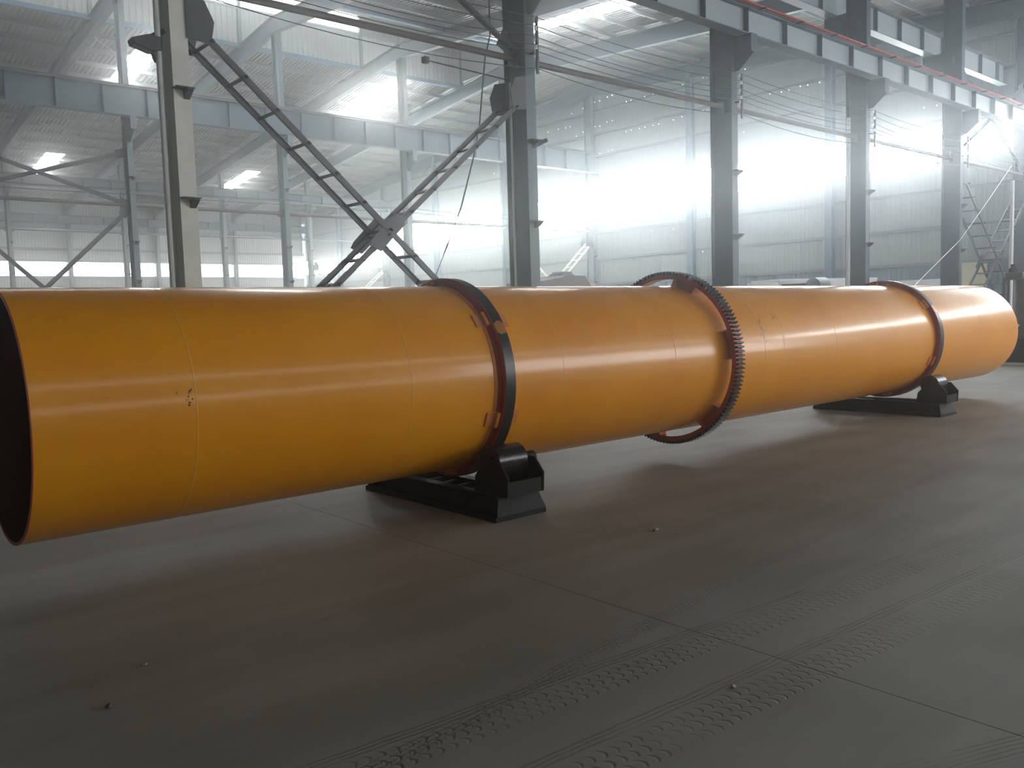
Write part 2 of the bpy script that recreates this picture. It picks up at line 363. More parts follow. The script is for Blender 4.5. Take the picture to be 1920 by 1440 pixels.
for y in posts[1:-1]:
    if abs(y-YA) < 0.1 or abs(y-YB) < 0.1 or abs(y-YC) < 0.1: continue
    b = MB(); x = XE-0.3; b.box(x-0.17, x-0.155, y-0.15, y+0.15, 0, roof_z(y)-0.3); b.box(x+0.155, x+0.17, y-0.15, y+0.15, 0, roof_z(y)-0.3); b.box(x-0.155, x+0.155, y-0.006, y+0.006, 0, roof_z(y)-0.3)
    b.build('wind_post', M['bluewall'], wall)
# pinholes letting daylight through the sheets
holes = [(32.24, 12.75), (31.89, 12.75), (33.13, 12.6), (34.01, 12.49), (35.07, 11.84), (34.5, 11.81), (34.16, 11.81), (35.93, 11.83), (33.69, 11.22), (33.17, 11.35), (32.27, 11.47), (31.92, 11.44), (31.4, 11.56), (31.03, 11.56), (31.33, 12.83), (31.0, 12.85), (30.02, 12.33), (29.71, 12.34), (28.8, 12.33), (28.24, 12.35), (30.08, 10.83), (29.72, 10.84), (29.16, 10.82), (28.82, 10.82), (28.27, 10.82), (27.92, 10.82), (27.0, 10.84), (26.47, 10.9), (26.1, 10.9), (25.23, 10.95), (26.42, 12.4), (26.1, 12.4), (25.21, 12.46), (24.61, 12.4), (32.28, 9.99), (31.96, 10.0), (31.35, 10.07), (31.07, 10.06), (31.04, 9.14), (31.93, 9.04), (34.21, 10.36), (21.91, 12.43), (22.89, 12.33), (21.62, 10.97), (21.05, 10.93), (20.69, 10.93), (20.14, 10.98), (19.79, 10.96), (19.24, 10.94), (18.89, 10.95), (22.97, 9.55), (28.48, 5.55), (27.08, 5.55), (16.65, 11.56), (14.89, 9.05), (14.41, 9.04), (34.25, 5.45), (25.33, 4.3), (40.81, 10.2), (43.85, 11.37), (35.59, 5.53)]
b = MB()
for y, z in holes:
    b.add([(34.27, y+0.022*math.cos(t), z+0.022*math.sin(t)) for t in [k*PI/3 for k in range(6)]], [(0, 1, 2, 3, 4, 5)])
tag(b.build('pinhole_glints', M['pinhole'], wall), kind='stuff')
# beige door leaf beside the last column
MB().box(34.30, 34.33, 14.1, 15.9, 0.0, 2.45).build('low_panel', M['white'], wall)
dr = root('door_1', (34.3, 13.1, 0), kind='structure')
bevel(MB().box(34.30, 34.36, 12.55, 13.75, 0.02, 3.0).build('door_leaf', M['beige'], dr))
MB().box(34.27, 34.31, 12.66, 12.72, 1.0, 1.2).build('door_handle', M['steel_dark'], dr)

# ---- far side wall (Y = YD)
ws = root('wall_far_side', (10, YD, 0), kind='structure')
SX = [XW, -7.83, -1.83] + FX + [XE]
for x0, x1 in zip(SX[:-1], SX[1:]):
    if x1-x0 < 0.5: continue
    for z0, z1, nm in ((0, 5.12, 'lower_wall_panel'), (6.12, roof_z(YD), 'wall_panel')):
        pr = ribs(x0, x1, 0.2, 0.014); n = len(pr)
        MB().add([(x, YD-z, zz) for zz in (z0, z1) for x, z in pr], [(i, i+1, n+i+1, n+i) for i in range(n-1)]).build(nm, M['wall'], ws)
    for z in (3.2, 5.06, 6.2, 7.0, 8.4): MB().box(x0, x1, YD-0.16, YD-0.05, z-0.07, z+0.07).build('girt', M['steel'] if z in (7.0,) else M['purlin'], ws)
    wn += 1
    wr = root('window_%d' % wn, ((x0+x1)/2, YD, 5.15), kind='structure')
    fr = MB(); fr.box(x0, x1, YD-0.06, YD+0.06, 5.08, 5.13); fr.box(x0, x1, YD-0.06, YD+0.06, 6.11, 6.16); fr.build('window_frame', M['purlin'], wr)
    for k in range(3):
        a = x0+0.2+k*(x1-x0-0.4)/3; MB().box(a+0.02, a+(x1-x0-0.4)/3-0.02, YD-0.01, YD+0.01, 5.13, 6.11).build('pane', M['w_side'], wr)

# ---- near side wall behind the photographer's left and the back wall, closing the hall
wnr = root('wall_near_side', (10, YN, 0), kind='structure')
def wall_y(y, x0, x1, z0, z1, parent, m, name='wall_panel'):
    pr = ribs(x0, x1, 0.2, 0.014); n = len(pr)
    return MB().add([(x, y+z, zz) for zz in (z0, z1) for x, z in pr], [(i, i+1, n+i+1, n+i) for i in range(n-1)]).build(name, m, parent)
for x0, x1 in zip(SX[:-1], SX[1:]):
    if x1-x0 < 0.5: continue
    if x0 < -2: wall_y(YN, x0, x1, 0, roof_z(YN), wnr, M['wall']); continue
    tall = 6.2 if x0 > 16 else 3.4      # the wall opens up into tall glazing towards the far end
    wall_y(YN, x0, x1, 0, 2.2, wnr, M['wall']); wall_y(YN, x0, x1, tall, 8.4, wnr, M['wall']); wall_y(YN, x0, x1, 9.6, roof_z(YN), wnr, M['wall'])
    for lo, hi, mm in ((8.4, 9.6, M['w_nhi']), (2.2, tall, M['w_entry'] if tall > 4 else M['w_nlo'])):
        wn += 1
        wr = root('window_%d' % wn, ((x0+x1)/2, YN, lo), kind='structure')
        fr = MB(); fr.box(x0, x1, YN-0.06, YN+0.06, lo-0.05, lo); fr.box(x0, x1, YN-0.06, YN+0.06, hi, hi+0.05); fr.build('window_frame', M['purlin'], wr)
        for k in range(3):
            a = x0+0.15+k*(x1-x0-0.3)/3; MB().box(a+0.02, a+(x1-x0-0.3)/3-0.02, YN-0.01, YN+0.01, lo, hi).build('pane', mm, wr)
wbk = root('wall_back', (XW, 30, 0), kind='structure')
MB().box(XW-0.1, XW, YN, YD, 0, 9.5).build('wall_panel', M['wall'], wbk)
MB().prism([(YN, 9.5), (YD, 9.5), (YD, roof_z(YD)), (33, roof_z(33)), (YN, roof_z(YN))], 'x', XW-0.1, XW).build('gable_panel', M['wall'], wbk)

# ---------------------------------------------------------------- steel columns
def column(x, y, label, group, D=0.56, B=0.22, top=None, mt=None, corbels=(), cleats=(), loc_name='steel_column'):
    top = top or roof_z(y)-0.85
    r = root(loc_name, (x, y, 0), label, 'column', group); mt = mt or M['steel']
    MB().box(x-0.007, x+0.007, y-D/2+0.014, y+D/2-0.014, 0.02, top).build('web', mt, r)
    for s in (-1, 1): 
        y0 = y+s*D/2; MB().box(x-B/2, x+B/2, min(y0, y0-s*0.016), max(y0, y0-s*0.016), 0.02, top).build('flange', mt, r)
    MB().box(x-B/2-0.1, x+B/2+0.1, y-D/2-0.08, y+D/2+0.08, 0, 0.025).build('base_plate', M['steel_dark'], r)
    for s, zb, L, h in corbels:   # side, top height, reach, depth
        y0 = y+s*D/2; y1 = y0+s*L
        b = MB(); b.prism([(y0, zb), (y1, zb), (y1, zb-h*0.6), (y0+s*0.12, zb-h*1.1), (y0, zb-h*1.1)], 'x', x-0.008, x+0.008)
        b.box(x-B/2, x+B/2, min(y0, y1), max(y0, y1), zb-0.018, zb); b.box(x-B/2, x+B/2, min(y1, y1-s*0.016), max(y1, y1-s*0.016), zb-h*0.6, zb)
        b.build('corbel', mt, r)
    for z in cleats:
        y0 = y-D/2; MB().prism([(y0, z), (y0-0.16, z+0.01), (y0-0.15, z-0.02), (y0, z-0.11)], 'x', x+B/2-0.10, x+B/2-0.02).box(x-B/2-0.02, x+B/2, y0-0.16, y0, z, z+0.012).build('cleat', M['steel_dark'], r)
    return r
ZG = 7.36
rowA = ['broad pale grey-green steel column at the left with a white conduit up its side',
        'tall grey steel column rising behind the near riding ring, camera-like floodlight on its flange',
        'dark blue-grey steel column rising behind the toothed gear ring',
        'dark steel column with a thin white pipe beside it, behind the far half of the drum',
        'dark steel column above the far riding ring, next to the crossed lattice brace',
        'hazy blue steel column against the end wall at the right edge, above the brown machine']
colA = []
for k, x in enumerate(FX):
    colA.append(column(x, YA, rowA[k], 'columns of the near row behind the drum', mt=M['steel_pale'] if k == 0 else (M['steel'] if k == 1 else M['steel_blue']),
        corbels=(((-1, ZG-0.01, 0.5, 0.62), (1, 9.24, 0.62, 0.5)) if k < 5 else ((-1, ZG-0.01, 0.5, 0.62),)), cleats=(3.18, 4.55)))
rowB = ['first column of the second row, just outside the left edge', 'slim grey column left of the broad pale column, a skylight glowing behind it',
        'slim grey column midway between the broad pale column and the lattice crossing', 'hazy slim column behind the crossing of the two lattice braces',
        'hazy slim column showing just left of the tall near column behind the ring', 'hazy blue column on the end wall between the tall near column and the gear ring']
rowC = ['', 'thin distant column at the far left edge with a bracket arm', 'thin distant column touching the left side of the slim grey column',
        'thin distant column just right of the broad pale column', 'thin distant column right of the midway slim column', 'faint distant column on the end wall under the lattice crossing']
for k, x in enumerate(FX):
    if k > 0:
        column(x+0.05, YB, rowB[k], 'columns of the second row', D=0.50, B=0.2, corbels=((-1, 8.95, 0.55, 0.75),), cleats=(3.2, 4.6, 6.9))
        column(x, YC, rowC[k], 'columns of the third row', D=0.50, B=0.2, corbels=((-1, 9.3, 0.5, 0.6),), cleats=(4.6, 6.3))
for k, x in enumerate(FX[1:5]):
    column(x, YD-0.35, ['leftmost', 'second from left', 'third from left', 'fourth from left'][k] + ' of the faint posts against the far window band', 'posts along the far side wall', D=0.42, B=0.2)

# ---------------------------------------------------------------- crane girders
def girder(name, label, y, x0, x1, z0, z1, bf=0.28, mt=None, step=1.5, xs0=None, rail=True, red=False):
    webm = M['girderweb'] if red or z1 < 9.96 and y < 20 else M['rafter']; mt = mt or (M['steel'] if y < 20 else M['rafter'])
    r = root(name, ((x0+x1)/2, y, z0), label, 'girder', 'crane girders'); mt = mt or M['steel']
    MB().box(x0, x1, y-bf/2, y+bf/2, z1-0.02, z1).build('top_flange', mt, r)
    MB().box(x0, x1, y-bf/2, y+bf/2, z0, z0+0.02).build('bottom_flange', mt, r)
    MB().box(x0, x1, y-0.006, y+0.006, z0+0.02, z1-0.02).build('web', webm, r)
    x = xs0 if xs0 is not None else x0+0.7
    while x < x1-0.05:
        b = MB(); b.box(x-0.006, x+0.006, y-bf/2+0.01, y-0.006, z0+0.02, z1-0.02); b.box(x-0.006, x+0.006, y+0.006, y+bf/2-0.01, z0+0.02, z1-0.02)
        b.build('stiffener', M['steel_dark'] if red else mt, r); x += step
    if rail: bevel(MB().prism([(y-0.05, z1), (y+0.05, z1), (y+0.012, z1+0.03), (y+0.012, z1+0.07), (y+0.035, z1+0.085), (y+0.035, z1+0.11), (y-0.035, z1+0.11), (y-0.035, z1+0.085), (y-0.012, z1+0.07), (y-0.012, z1+0.03)], 'x', x0, x1).build('rail', M['rust'], r), 0.002)
    return r
M['girderweb'] = mat('light_girder_web', (0.27, 0.32, 0.34), 0.5, var=0.1, scale=1.5)
g = girder('crane_girder', 'pale ribbed crane girder with red conductor bar, descending along the near column tops', 10.80, -1.83, XE-0.3, ZG, 7.92, xs0=16.12-15, red=True)
for k in range(2):
    bevel(MB().box(-1.83, XE-0.3, 10.60-0.06*k, 10.615-0.06*k, 7.93, 7.97).build('conductor_bar', M['red'], g), 0.002)
x = -1.5
while x < XE-0.5:
    MB().box(x-0.03, x+0.03, 10.48, 10.70, 7.905, 7.93).build('conductor_clip', M['steel_dark'], g); x += 1.5
girder('crane_girder', 'upper crane girder seen above and behind the red-barred one, between the last dark columns', 12.05, 4.17, XE-0.3, 9.25, 9.95, xs0=4.9)
girder('crane_girder', 'deep dark crane girder crossing the left half behind the slim grey columns', 32.15, -1.83, XE-0.3, 8.97, 9.97, bf=0.34, xs0=-1.2)
girder('crane_girder', 'distant crane girder crossing below the deep dark one, carried by the thin far columns', 52.75, 4.17, XE-0.3, 9.3, 9.85, xs0=4.9)
girder('crane_girder', 'faint lowest girder beam along the far side wall above its window band', YD-0.9, 4.17, XE-0.3, 8.7, 9.25, xs0=4.9, rail=False)

# ---------------------------------------------------------------- pipe struts and wires
def strut(y, z, r_, label, mt=None):
    t = root('pipe_strut', ((FX[0]+FX[-1])/2, y, z), label, 'pipe', 'horizontal pipe struts')
    for a, b_ in zip([-1.83]+FX[:-1], FX):
        MB().tube([(a+0.12, y, z), (b_-0.12, y, z)], r_, 12).build('pipe_length', mt or M['rust'], t, smooth=True)
        for xx in (a+0.12, b_-0.12): MB().box(xx-0.13, xx+0.13, y-0.012, y+0.012, z-0.13, z+0.10).build('end_plate', M['steel_dark'], t)
    return t
strut(YA, 5.98, 0.055, 'brown pipe strut tying the near columns together under the bundle of wires')
strut(YB, 5.93, 0.07, 'dark pipe strut between the slim grey columns of the second row')
strut(YC, 7.0, 0.06, 'faint distant pipe strut between the thin far columns', M['steel'])
zl = [6.60, 6.44, 6.28, 6.13, 6.04, 5.74]
wl = ['topmost', 'second', 'third', 'fourth', 'fifth', 'lowest']
for i, z in enumerate(zl):
    pts = []
    for a, b_ in zip([-1.83]+FX[:-1], FX):
        for k in range(8):
            t = k/8; pts.append((a+(b_-a)*t, YA-0.42-0.03*(i % 2), z-0.10*4*t*(1-t)*(1+0.3*((i*7) % 3))))
    pts.append((FX[-1], YA-0.42, z))
    tag(MB().tube(pts, 0.0075, 5, cap=False).build('wire', M['wire'], smooth=True), wl[i] + ' of the six sagging wires strung along the near columns', 'wire', 'wires along the near columns')
    for k, x in enumerate(FX):
        if i < 5:
            o = MB().lathe([(0, 0), (0, 0.022), (0.02, 0.03), (0.035, 0.016), (0.05, 0.028), (0.07, 0.022), (0.07, 0)], (x, YA-0.42-0.03*(i % 2), z-0.075), 'z', 12, closed=False).build('insulator', M['white'], colA[k], smooth=True)
for k, x in enumerate(FX):
    MB().bar((x+0.02, YA-0.28, 6.02), (x+0.02, YA-0.47, 6.02), 0.03, 0.03).box(x+0.0, x+0.04, YA-0.47, YA-0.43, 5.65, 6.6).build('wire_bracket', M['steel_dark'], colA[k])
for i, z in enumerate((6.45, 6.28)):
    pts = []
    for a, b_ in zip([4.17]+FX[1:-1], FX[1:]):
        for k in range(6): t = k/6; pts.append((a+(b_-a)*t, YB-0.3, z-0.05*4*t*(1-t)))
    tag(MB().tube(pts, 0.012, 5, cap=False).build('wire', M['wire'], smooth=True), ('upper' if i == 0 else 'lower') + ' of the two thin wires just above the second-row pipe strut', 'wire')
# hanging cable
tag(MB().tube([(9.91, 11.8, 8.6), (9.91, 11.8, 7.07), (9.91, 11.8, 6.47), (9.78, 11.8, 6.06), (9.68, 11.8, 5.4), (9.61, 11.8, 4.9), (9.45, 11.8, 4.32), (9.14, 11.8, 3.45), (8.82, 11.8, 2.8), (8.51, 11.8, 2.2), (8.3, 11.8, 1.2), (8.25, 11.8, 0.01)], 0.013, 6).build('hanging_cable', M['wire'], smooth=True),
    'thin dark cable hanging down just left of the tall near column', 'cable')
# conduits
tag(MB().tube([(3.95, 11.2, 0.0), (3.95, 11.2, 12.0)], 0.035, 10).build('conduit', M['white'], smooth=True), 'whitish upright conduit running up the left side of the broad pale column', 'pipe')
tag(MB().tube([(10.03, 11.44, 0.0), (10.03, 11.44, 5.6)], 0.022, 8).build('conduit', M['white'], smooth=True), 'thin bright conduit up the web of the tall near column behind the ring', 'pipe')
tag(MB().tube([(22.0, 11.52, 0.0), (22.0, 11.52, 6.5)], 0.05, 10).build('conduit', M['white'], smooth=True), 'white upright pipe hugging the left edge of a dark column, right of the gear ring', 'pipe')
tag(MB().tube([(25.0, 8.55, 0.0), (25.0, 8.55, 4.7)], 0.05, 10).build('conduit', M['white'], smooth=True), 'white upright pipe rising behind the brown machine at the right edge', 'pipe')
# floodlights
def flood(x, y, z, rz, label, s=1.0):
    r = root('floodlight', (x, y, z), label, 'lamp')
    c, sn = math.cos(rz), math.sin(rz)
    def T(b): b.v = [(x+(vx*c-vy*sn)*s, y+(vx*sn+vy*c)*s, z+vz*s) for vx, vy, vz in b.v]; return b
    bevel(T(MB().prism([(-0.10, 0.04), (0.10, 0.10), (0.13, 0.03), (-0.06, -0.06)], 'y', -0.07, 0.07)).build('housing', M['steel_dark'], r), 0.006)
    T(MB().bar((-0.16, 0, -0.05), (-0.02, 0, 0.0), 0.02, 0.02).box(-0.18, -0.15, -0.05, 0.05, -0.11, 0.02)).build('bracket', M['steel_dark'], r)
    T(MB().prism([(0.10, 0.10), (0.13, 0.03), (0.14, 0.035), (0.11, 0.105)], 'y', -0.06, 0.06)).build('visor', M['steel'], r)
flood(10.36, 11.05, 4.53, -0.35, 'small box-shaped floodlight on the right flange of the tall near column', 0.85)
r = root('wall_lamp', (3.8, 11.25, 5.1), 'dark lamp bracket on the left side of the broad pale column, above the glowing skylight', 'lamp')
MB().bar((4.05, 11.25, 5.3), (3.75, 11.25, 5.12), 0.05, 0.06).build('arm', M['steel_dark'], r)
bevel(MB().prism([(3.62, 5.13), (3.82, 5.20), (3.98, 5.19), (3.98, 5.02), (3.86, 5.0), (3.64, 5.06)], 'y', 11.15, 11.35).build('lamp_head', M['steel_dark'], r), 0.01)
MB().prism([(3.88, 5.0), (3.98, 5.02), (3.98, 4.90), (3.92, 4.9)], 'y', 11.2, 11.3).build('junction_box', M['steel_dark'], r)
r = root('insulator_arm', (9.2, 11.4, 5.68), 'small dark insulator block on a thin arm left of the tall near column', 'fitting')
bevel(MB().box(8.2, 8.30, 11.4, 11.5, 5.64, 5.74).build('block', M['steel_dark'], r), 0.008)
MB().tube([(8.25, 11.45, 5.69), (9.95, 11.45, 5.64)], 0.012, 6).build('arm', M['wire'], r)

# ---------------------------------------------------------------- lattice braces
def laced(p, q, label, gap=0.46, group='lattice braces between near columns', mt=None, n=13, cols=None):
    p, q = Vector(p), Vector(q); mid = (p+q)/2
    r = root('lattice_brace', tuple(mid), label, 'brace', group); mt = mt or M['steel_dark']
    d = (q-p).normalized(); u = Vector((0, 1, 0)).cross(d).normalized()
    for s in (-1, 1):
        o = Vector((0, s*gap/2, 0)); b = MB(); 
        b.bar(p+o, q+o, 0.008, 0.084, u); b.bar(p+o+u*0.04-Vector((0, s*0.018, 0)), q+o+u*0.04-Vector((0, s*0.018, 0)), 0.036, 0.007, u)
        b.bar(p+o-u*0.04-Vector((0, s*0.018, 0)), q+o-u*0.04-Vector((0, s*0.018, 0)), 0.036, 0.007, u)
        b.build('chord', mt, r)
    for k in range(n):
        c = p+(q-p)*((k+0.5)/n); b = MB()
        b.bar(c+Vector((0, -gap/2-0.09, 0)), c+Vector((0, gap/2+0.02, 0)), 0.05, 0.006, u); b.bar(c+Vector((0, -gap/2-0.03, 0.0))-u*0.02, c+Vector((0, gap/2, 0))-u*0.02, 0.006, 0.045, u)
        b.build('batten', mt, r)
    for e in (p, q):
        b = MB(); dd = d if e is p else -d
        for s in (-1, 1):
            o = Vector((0, s*(gap/2+0.012), 0))
            if cols:    # shaped plate welded to the column flange
                cx = cols[0] if e is p else cols[1]; sx = 1 if e.x > cx else -1; v = 1 if e is p else -1; yy = e.y+o.y
                MB().prism([(cx+sx*0.09, e.z+v*0.36), (cx+sx*0.34, e.z+v*0.30), (cx+sx*0.46, e.z+v*0.05), (cx+sx*0.40, e.z-v*0.24), (cx+sx*0.09, e.z-v*0.20)], 'y', yy-0.006, yy+0.006).build('gusset', M['steel_dark'], r)
                continue
            MB().bar(e+o-dd*0.02, e+o+dd*0.30, 0.012, 0.24, u).build('gusset', M['steel_dark'], r)
    return r
def cross_bay(x0, x1, y, z0, z1, la, lb, **kw):
    a = laced((x0+0.19, y, z1-0.04), (x1-0.15, y, z0), la, gap=0.575, cols=(x0, x1), **kw); b_ = laced((x1-0.12, y, z1-0.17), (x0+0.12, y, z0), lb, gap=0.52, cols=(x1, x0), **kw)
    c = ((x0+x1)/2+0.02, y, (z0+z1)/2-0.04); g_ = 0.53
    for s in (-1, 1):
        yy = y+s*(g_/2+0.012)
        o = MB().prism([(c[0]-0.36, c[2]-0.22), (c[0]-0.30, c[2]-0.12), (c[0]+0.12, c[2]+0.28), (c[0]+0.22, c[2]+0.24), (c[0]+0.30, c[2]+0.12), (c[0]-0.16, c[2]-0.30)], 'y', yy-0.006, yy+0.006).build('centre_plate', M['steel_dark'], a)
cross_bay(FX[0], FX[1], YA, 0.42, 5.45, 'dark lattice brace falling from the broad pale column to the near riding ring', 'grey lattice brace climbing from the drum top to the tall near column')
cross_bay(FX[4], FX[5], YA, 0.42, 5.45, 'ladder-like lattice brace sloping down right of the last dark column', 'pale ladder-like lattice brace leaning towards the right edge column')
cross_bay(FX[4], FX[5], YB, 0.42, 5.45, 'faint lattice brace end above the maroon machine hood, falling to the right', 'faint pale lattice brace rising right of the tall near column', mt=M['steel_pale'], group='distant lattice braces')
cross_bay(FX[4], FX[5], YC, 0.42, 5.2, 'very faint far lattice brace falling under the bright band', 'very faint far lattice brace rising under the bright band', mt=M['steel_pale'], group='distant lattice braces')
def angle_brace(p, q, label, group, r_=0.07, mt=None):
    p, q = Vector(p), Vector(q); r = root('diagonal_brace', tuple((p+q)/2), label, 'brace', group); mt = mt or M['steel_dark']
    d = (q-p).normalized(); u = Vector((0, 1, 0)).cross(d).normalized()
    MB().bar(p, q, 0.012, r_*2, u).bar(p+u*r_+Vector((0, -0.05, 0)), q+u*r_+Vector((0, -0.05, 0)), 0.1, 0.012, u).build('angle_bar', mt, r)
    for e, s in ((p, 1), (q, -1)): MB().bar(e-d*s*0.2, e+d*s*0.3, 0.016, 0.3, u).build('gusset', mt, r)
def x_brace(x0, x1, y, z0, z1, la, lb, grp, **kw):
    angle_brace((x0, y, z1), (x1, y, z0), la, grp, **kw); angle_brace((x0, y+0.06, z0), (x1, y+0.06, z1), lb, grp, **kw)
gB = 'single-angle braces of the second row'
x_brace(4.3, 10.1, YB, 5.95, 7.8, 'upper dark angle brace at far left falling right to the slim column', 'upper dark angle brace at far left rising right to the slim column', gB)
x_brace(4.3, 10.1, YB, -0.02+0.1, 5.75, 'lower angle brace at far left falling behind the drum top', 'lower angle brace at left rising up to the slim grey column', gB)
gA = 'upper braces of the near row'
x_brace(4.3, 10.0, YA, 6.15, 9.3, 'dark upper brace running into the tall near column from the upper left', 'upper brace rising from the broad pale column out of view', gA, r_=0.06)
x_brace(28.3, 34.0, YA, 6.15, 9.0, 'pale thin upper brace falling at the top right corner', 'pale thin upper brace rising under the girder end at the right', gA, r_=0.04, mt=M['steel'])

# ---------------------------------------------------------------- the drum
DY, DZ, RD = 5.917, 1.065, 0.78
X0, X1 = 1.015, 15.385
drum = root('dryer_drum', ((X0+X1)/2, DY, DZ), 'long orange-yellow steel drum lying across the hall, open at its near end', 'drum')
seams = [1.91, 3.48, 5.02, 6.52, 8.04, 9.56, 11.05, 12.55, 13.95]
T = 0.014
edges = [X0] + seams + [X1]
for k, (a, b_) in enumerate(zip(edges[:-1], edges[1:])):
    a2 = a if k == 0 else a+0.001; b2 = b_ if k == len(edges)-2 else b_-0.001
    e = 0.0012; dr_ = 0.0006*(k % 2)
    m = MB().lathe([(a2-X0, RD-T), (a2-X0, RD-e-dr_), (a2-X0+e, RD-dr_), (b2-X0-e, RD-dr_), (b2-X0, RD-e-dr_), (b2-X0, RD-T)], (X0, DY, DZ), 'x', 192, closed=False)
    m.build('shell_section', M['drum'], drum, smooth=True)
    MB().lathe([(a-X0, RD-T), (b_-X0, RD-T)], (X0, DY, DZ), 'x', 128, closed=False).build('inner_lining', M['inside'], drum, smooth=True)
M['weld'] = mat('weld_bead', (0.80, 0.42, 0.09), 0.35, var=0.3, scale=5)
for sx in seams:
    MB().lathe([(-0.0045, RD-0.001), (-0.002, RD+0.0011), (0.002, RD+0.0011), (0.0045, RD-0.001)], (sx, DY, DZ), 'x', 160, closed=False).build('weld_seam', M['weld'], drum, smooth=True)
MB().lathe([(0, RD-T-0.004), (-0.006, RD-T-0.004), (-0.006, RD+0.001), (0, RD+0.001)], (X0, DY, DZ), 'x', 160).build('end_rim', M['ringred'], drum, smooth=True)
# scuffed dents near the first seam: small gouge scars
M['scar'] = mat('scraped_scar', (0.10, 0.04, 0.01), 0.6, var=0.5, scale=60)
b = MB()
rs = random.Random(3)
def on_drum(x, a, r=RD+0.0012): return (x, DY-r*math.cos(a), DZ+r*math.sin(a))
for k in range(26):
    x = 1.88+rs.uniform(-0.09, 0.02)*(1 if k % 2 else 0.3); a = math.radians(6+rs.uniform(-3.6, 3.6)); l = rs.uniform(0.002, 0.010); h = math.radians(rs.uniform(0.2, 1.1))
    b.add([on_drum(x, a), on_drum(x+l, a+h*0.2), on_drum(x+l*0.7, a+h), on_drum(x-l*0.3, a+h*0.7)], [(0, 1, 2, 3)])
for (x, a0, a1) in ((8.0, 15, 45), (8.06, 10, 30), (8.35, 18, 50), (8.42, 5, 40)):
    for k in range(22):
        a = math.radians(rs.uniform(a0, a1)); xx = x+rs.uniform(-0.02, 0.02); h = math.radians(rs.uniform(0.5, 2.4))
        b.add([on_drum(xx, a), on_drum(xx+0.003, a), on_drum(xx+0.004, a+h), on_drum(xx+0.001, a+h)], [(0, 1, 2, 3)])
tag(b.build('scrape_marks', M['scar'], drum), 'dark scrapes and nicks in the orange paint', kind='stuff')

def riding_ring(x, n):
    c = (x, DY, DZ); W = 0.118; R = 0.85
    body = MB().lathe([(0, RD+0.002), (0, R-0.006), (0.006, R-0.001), (0.006, RD+0.002)], c, 'x', 160)
    ring = MB().lathe([(0.0, RD+0.001), (0.0, R-0.010), (0.008, R-0.002), (0.010, R), (W-0.010, R), (W-0.008, R-0.002), (W, R-0.010), (W, RD+0.001)], c, 'x', 192)
    rg = ring.build('riding_ring', M['ringred'], drum, smooth=True, loc=c)
    rg.data.materials.append(M['ringblack'])
    for p in rg.data.polygons:
        r_ = math.hypot(p.center.y, p.center.z)
        if r_ > R-0.004: p.material_index = 1
    MB().lathe([(-0.055, RD-0.002), (-0.055, RD+0.005), (-0.022, RD+0.005), (-0.022, RD-0.002)], c, 'x', 128).build('seat_band', M['bracket'], rg, smooth=True)
    MB().lathe([(-0.022, RD-0.002), (-0.022, RD+0.016), (0.0, RD+0.016), (0.0, RD-0.002)], c, 'x', 128).build('retaining_band', M['ringred'], rg, smooth=True)
    rg['label'] = ('near' if n == 0 else 'far') + ' riding ring, red sides and black rolling face'
    for s, side in ((-1, 0), (1, 1)):
        for k in range(6):
            a0 = math.radians(38+60*k)
            xa, xb = (x-0.115, x-0.001) if s < 0 else (x+W+0.001, x+W+0.10)
            b = MB(); n_ = 4; da = math.radians(9)/n_
            for (ra, rb, xs_, xe) in ((RD-0.002, RD+0.012, xa, xb), (RD+0.012, RD+0.045, xb-0.035 if s < 0 else xa, xb if s < 0 else xa+0.035)):
                vs = []
                for j in range(n_+1):
                    a = a0-math.radians(4.5)+da*j
                    for xx in (xs_, xe):
                        for r_ in (ra, rb): vs.append((xx, DY-r_*math.cos(a), DZ+r_*math.sin(a)))
                fs = [(0, 1, 3, 2), (n_*4, n_*4+2, n_*4+3, n_*4+1)]
                for j in range(n_):
                    q = j*4; fs += [(q, q+4, q+5, q+1), (q+1, q+5, q+7, q+3), (q+3, q+7, q+6, q+2), (q+2, q+6, q+4, q)]
                b.add(vs, fs)
            bevel(b.build('ring_pad', M['bracket'], rg), 0.003)
RX = (4.306, 12.265)
for i, x in enumerate(RX): riding_ring(x, i)
# girth gear
GX, GW, NT = 7.313, 0.118, 132
c = (GX, DY, DZ); RI, RR, RT_ = 0.855, 0.902, 0.936
gear = MB().lathe([(0, RI), (0, RR), (GW, RR), (GW, RI)], c, 'x', 264).build('gear_rim', M['ringred'], drum, smooth=True, loc=c)
gear['label'] = 'red-sided girth gear rim with dark teeth'
MB().lathe([(0.004, RI-0.0015), (GW-0.004, RI-0.0015)], c, 'x', 128, closed=False).build('rim_lining', M['bracket'], gear, smooth=True)
b = MB()
for k in range(NT):
    t = 2*PI*k/NT; p = 2*PI/NT
    def P(x, r, a): return (x, DY+r*math.cos(t+a), DZ+r*math.sin(t+a))
    a1, a2, a3 = p*0.32, p*0.24, p*0.13
    prof = [(RR-0.001, -a1), (RR+0.014, -a2), (RT_, -a3), (RT_, a3), (RR+0.014, a2), (RR-0.001, a1)]
    vs = [P(GX, r, a) for r, a in prof] + [P(GX+GW, r, a) for r, a in prof]
    b.add(vs, [(5, 4, 3, 2, 1, 0), (6, 7, 8, 9, 10, 11)] + [(j, j+1, j+7, j+6) for j in range(5)])
tag(b.build('gear_teeth', M['teeth'], gear), 'dark grey machined gear teeth', kind='stuff')
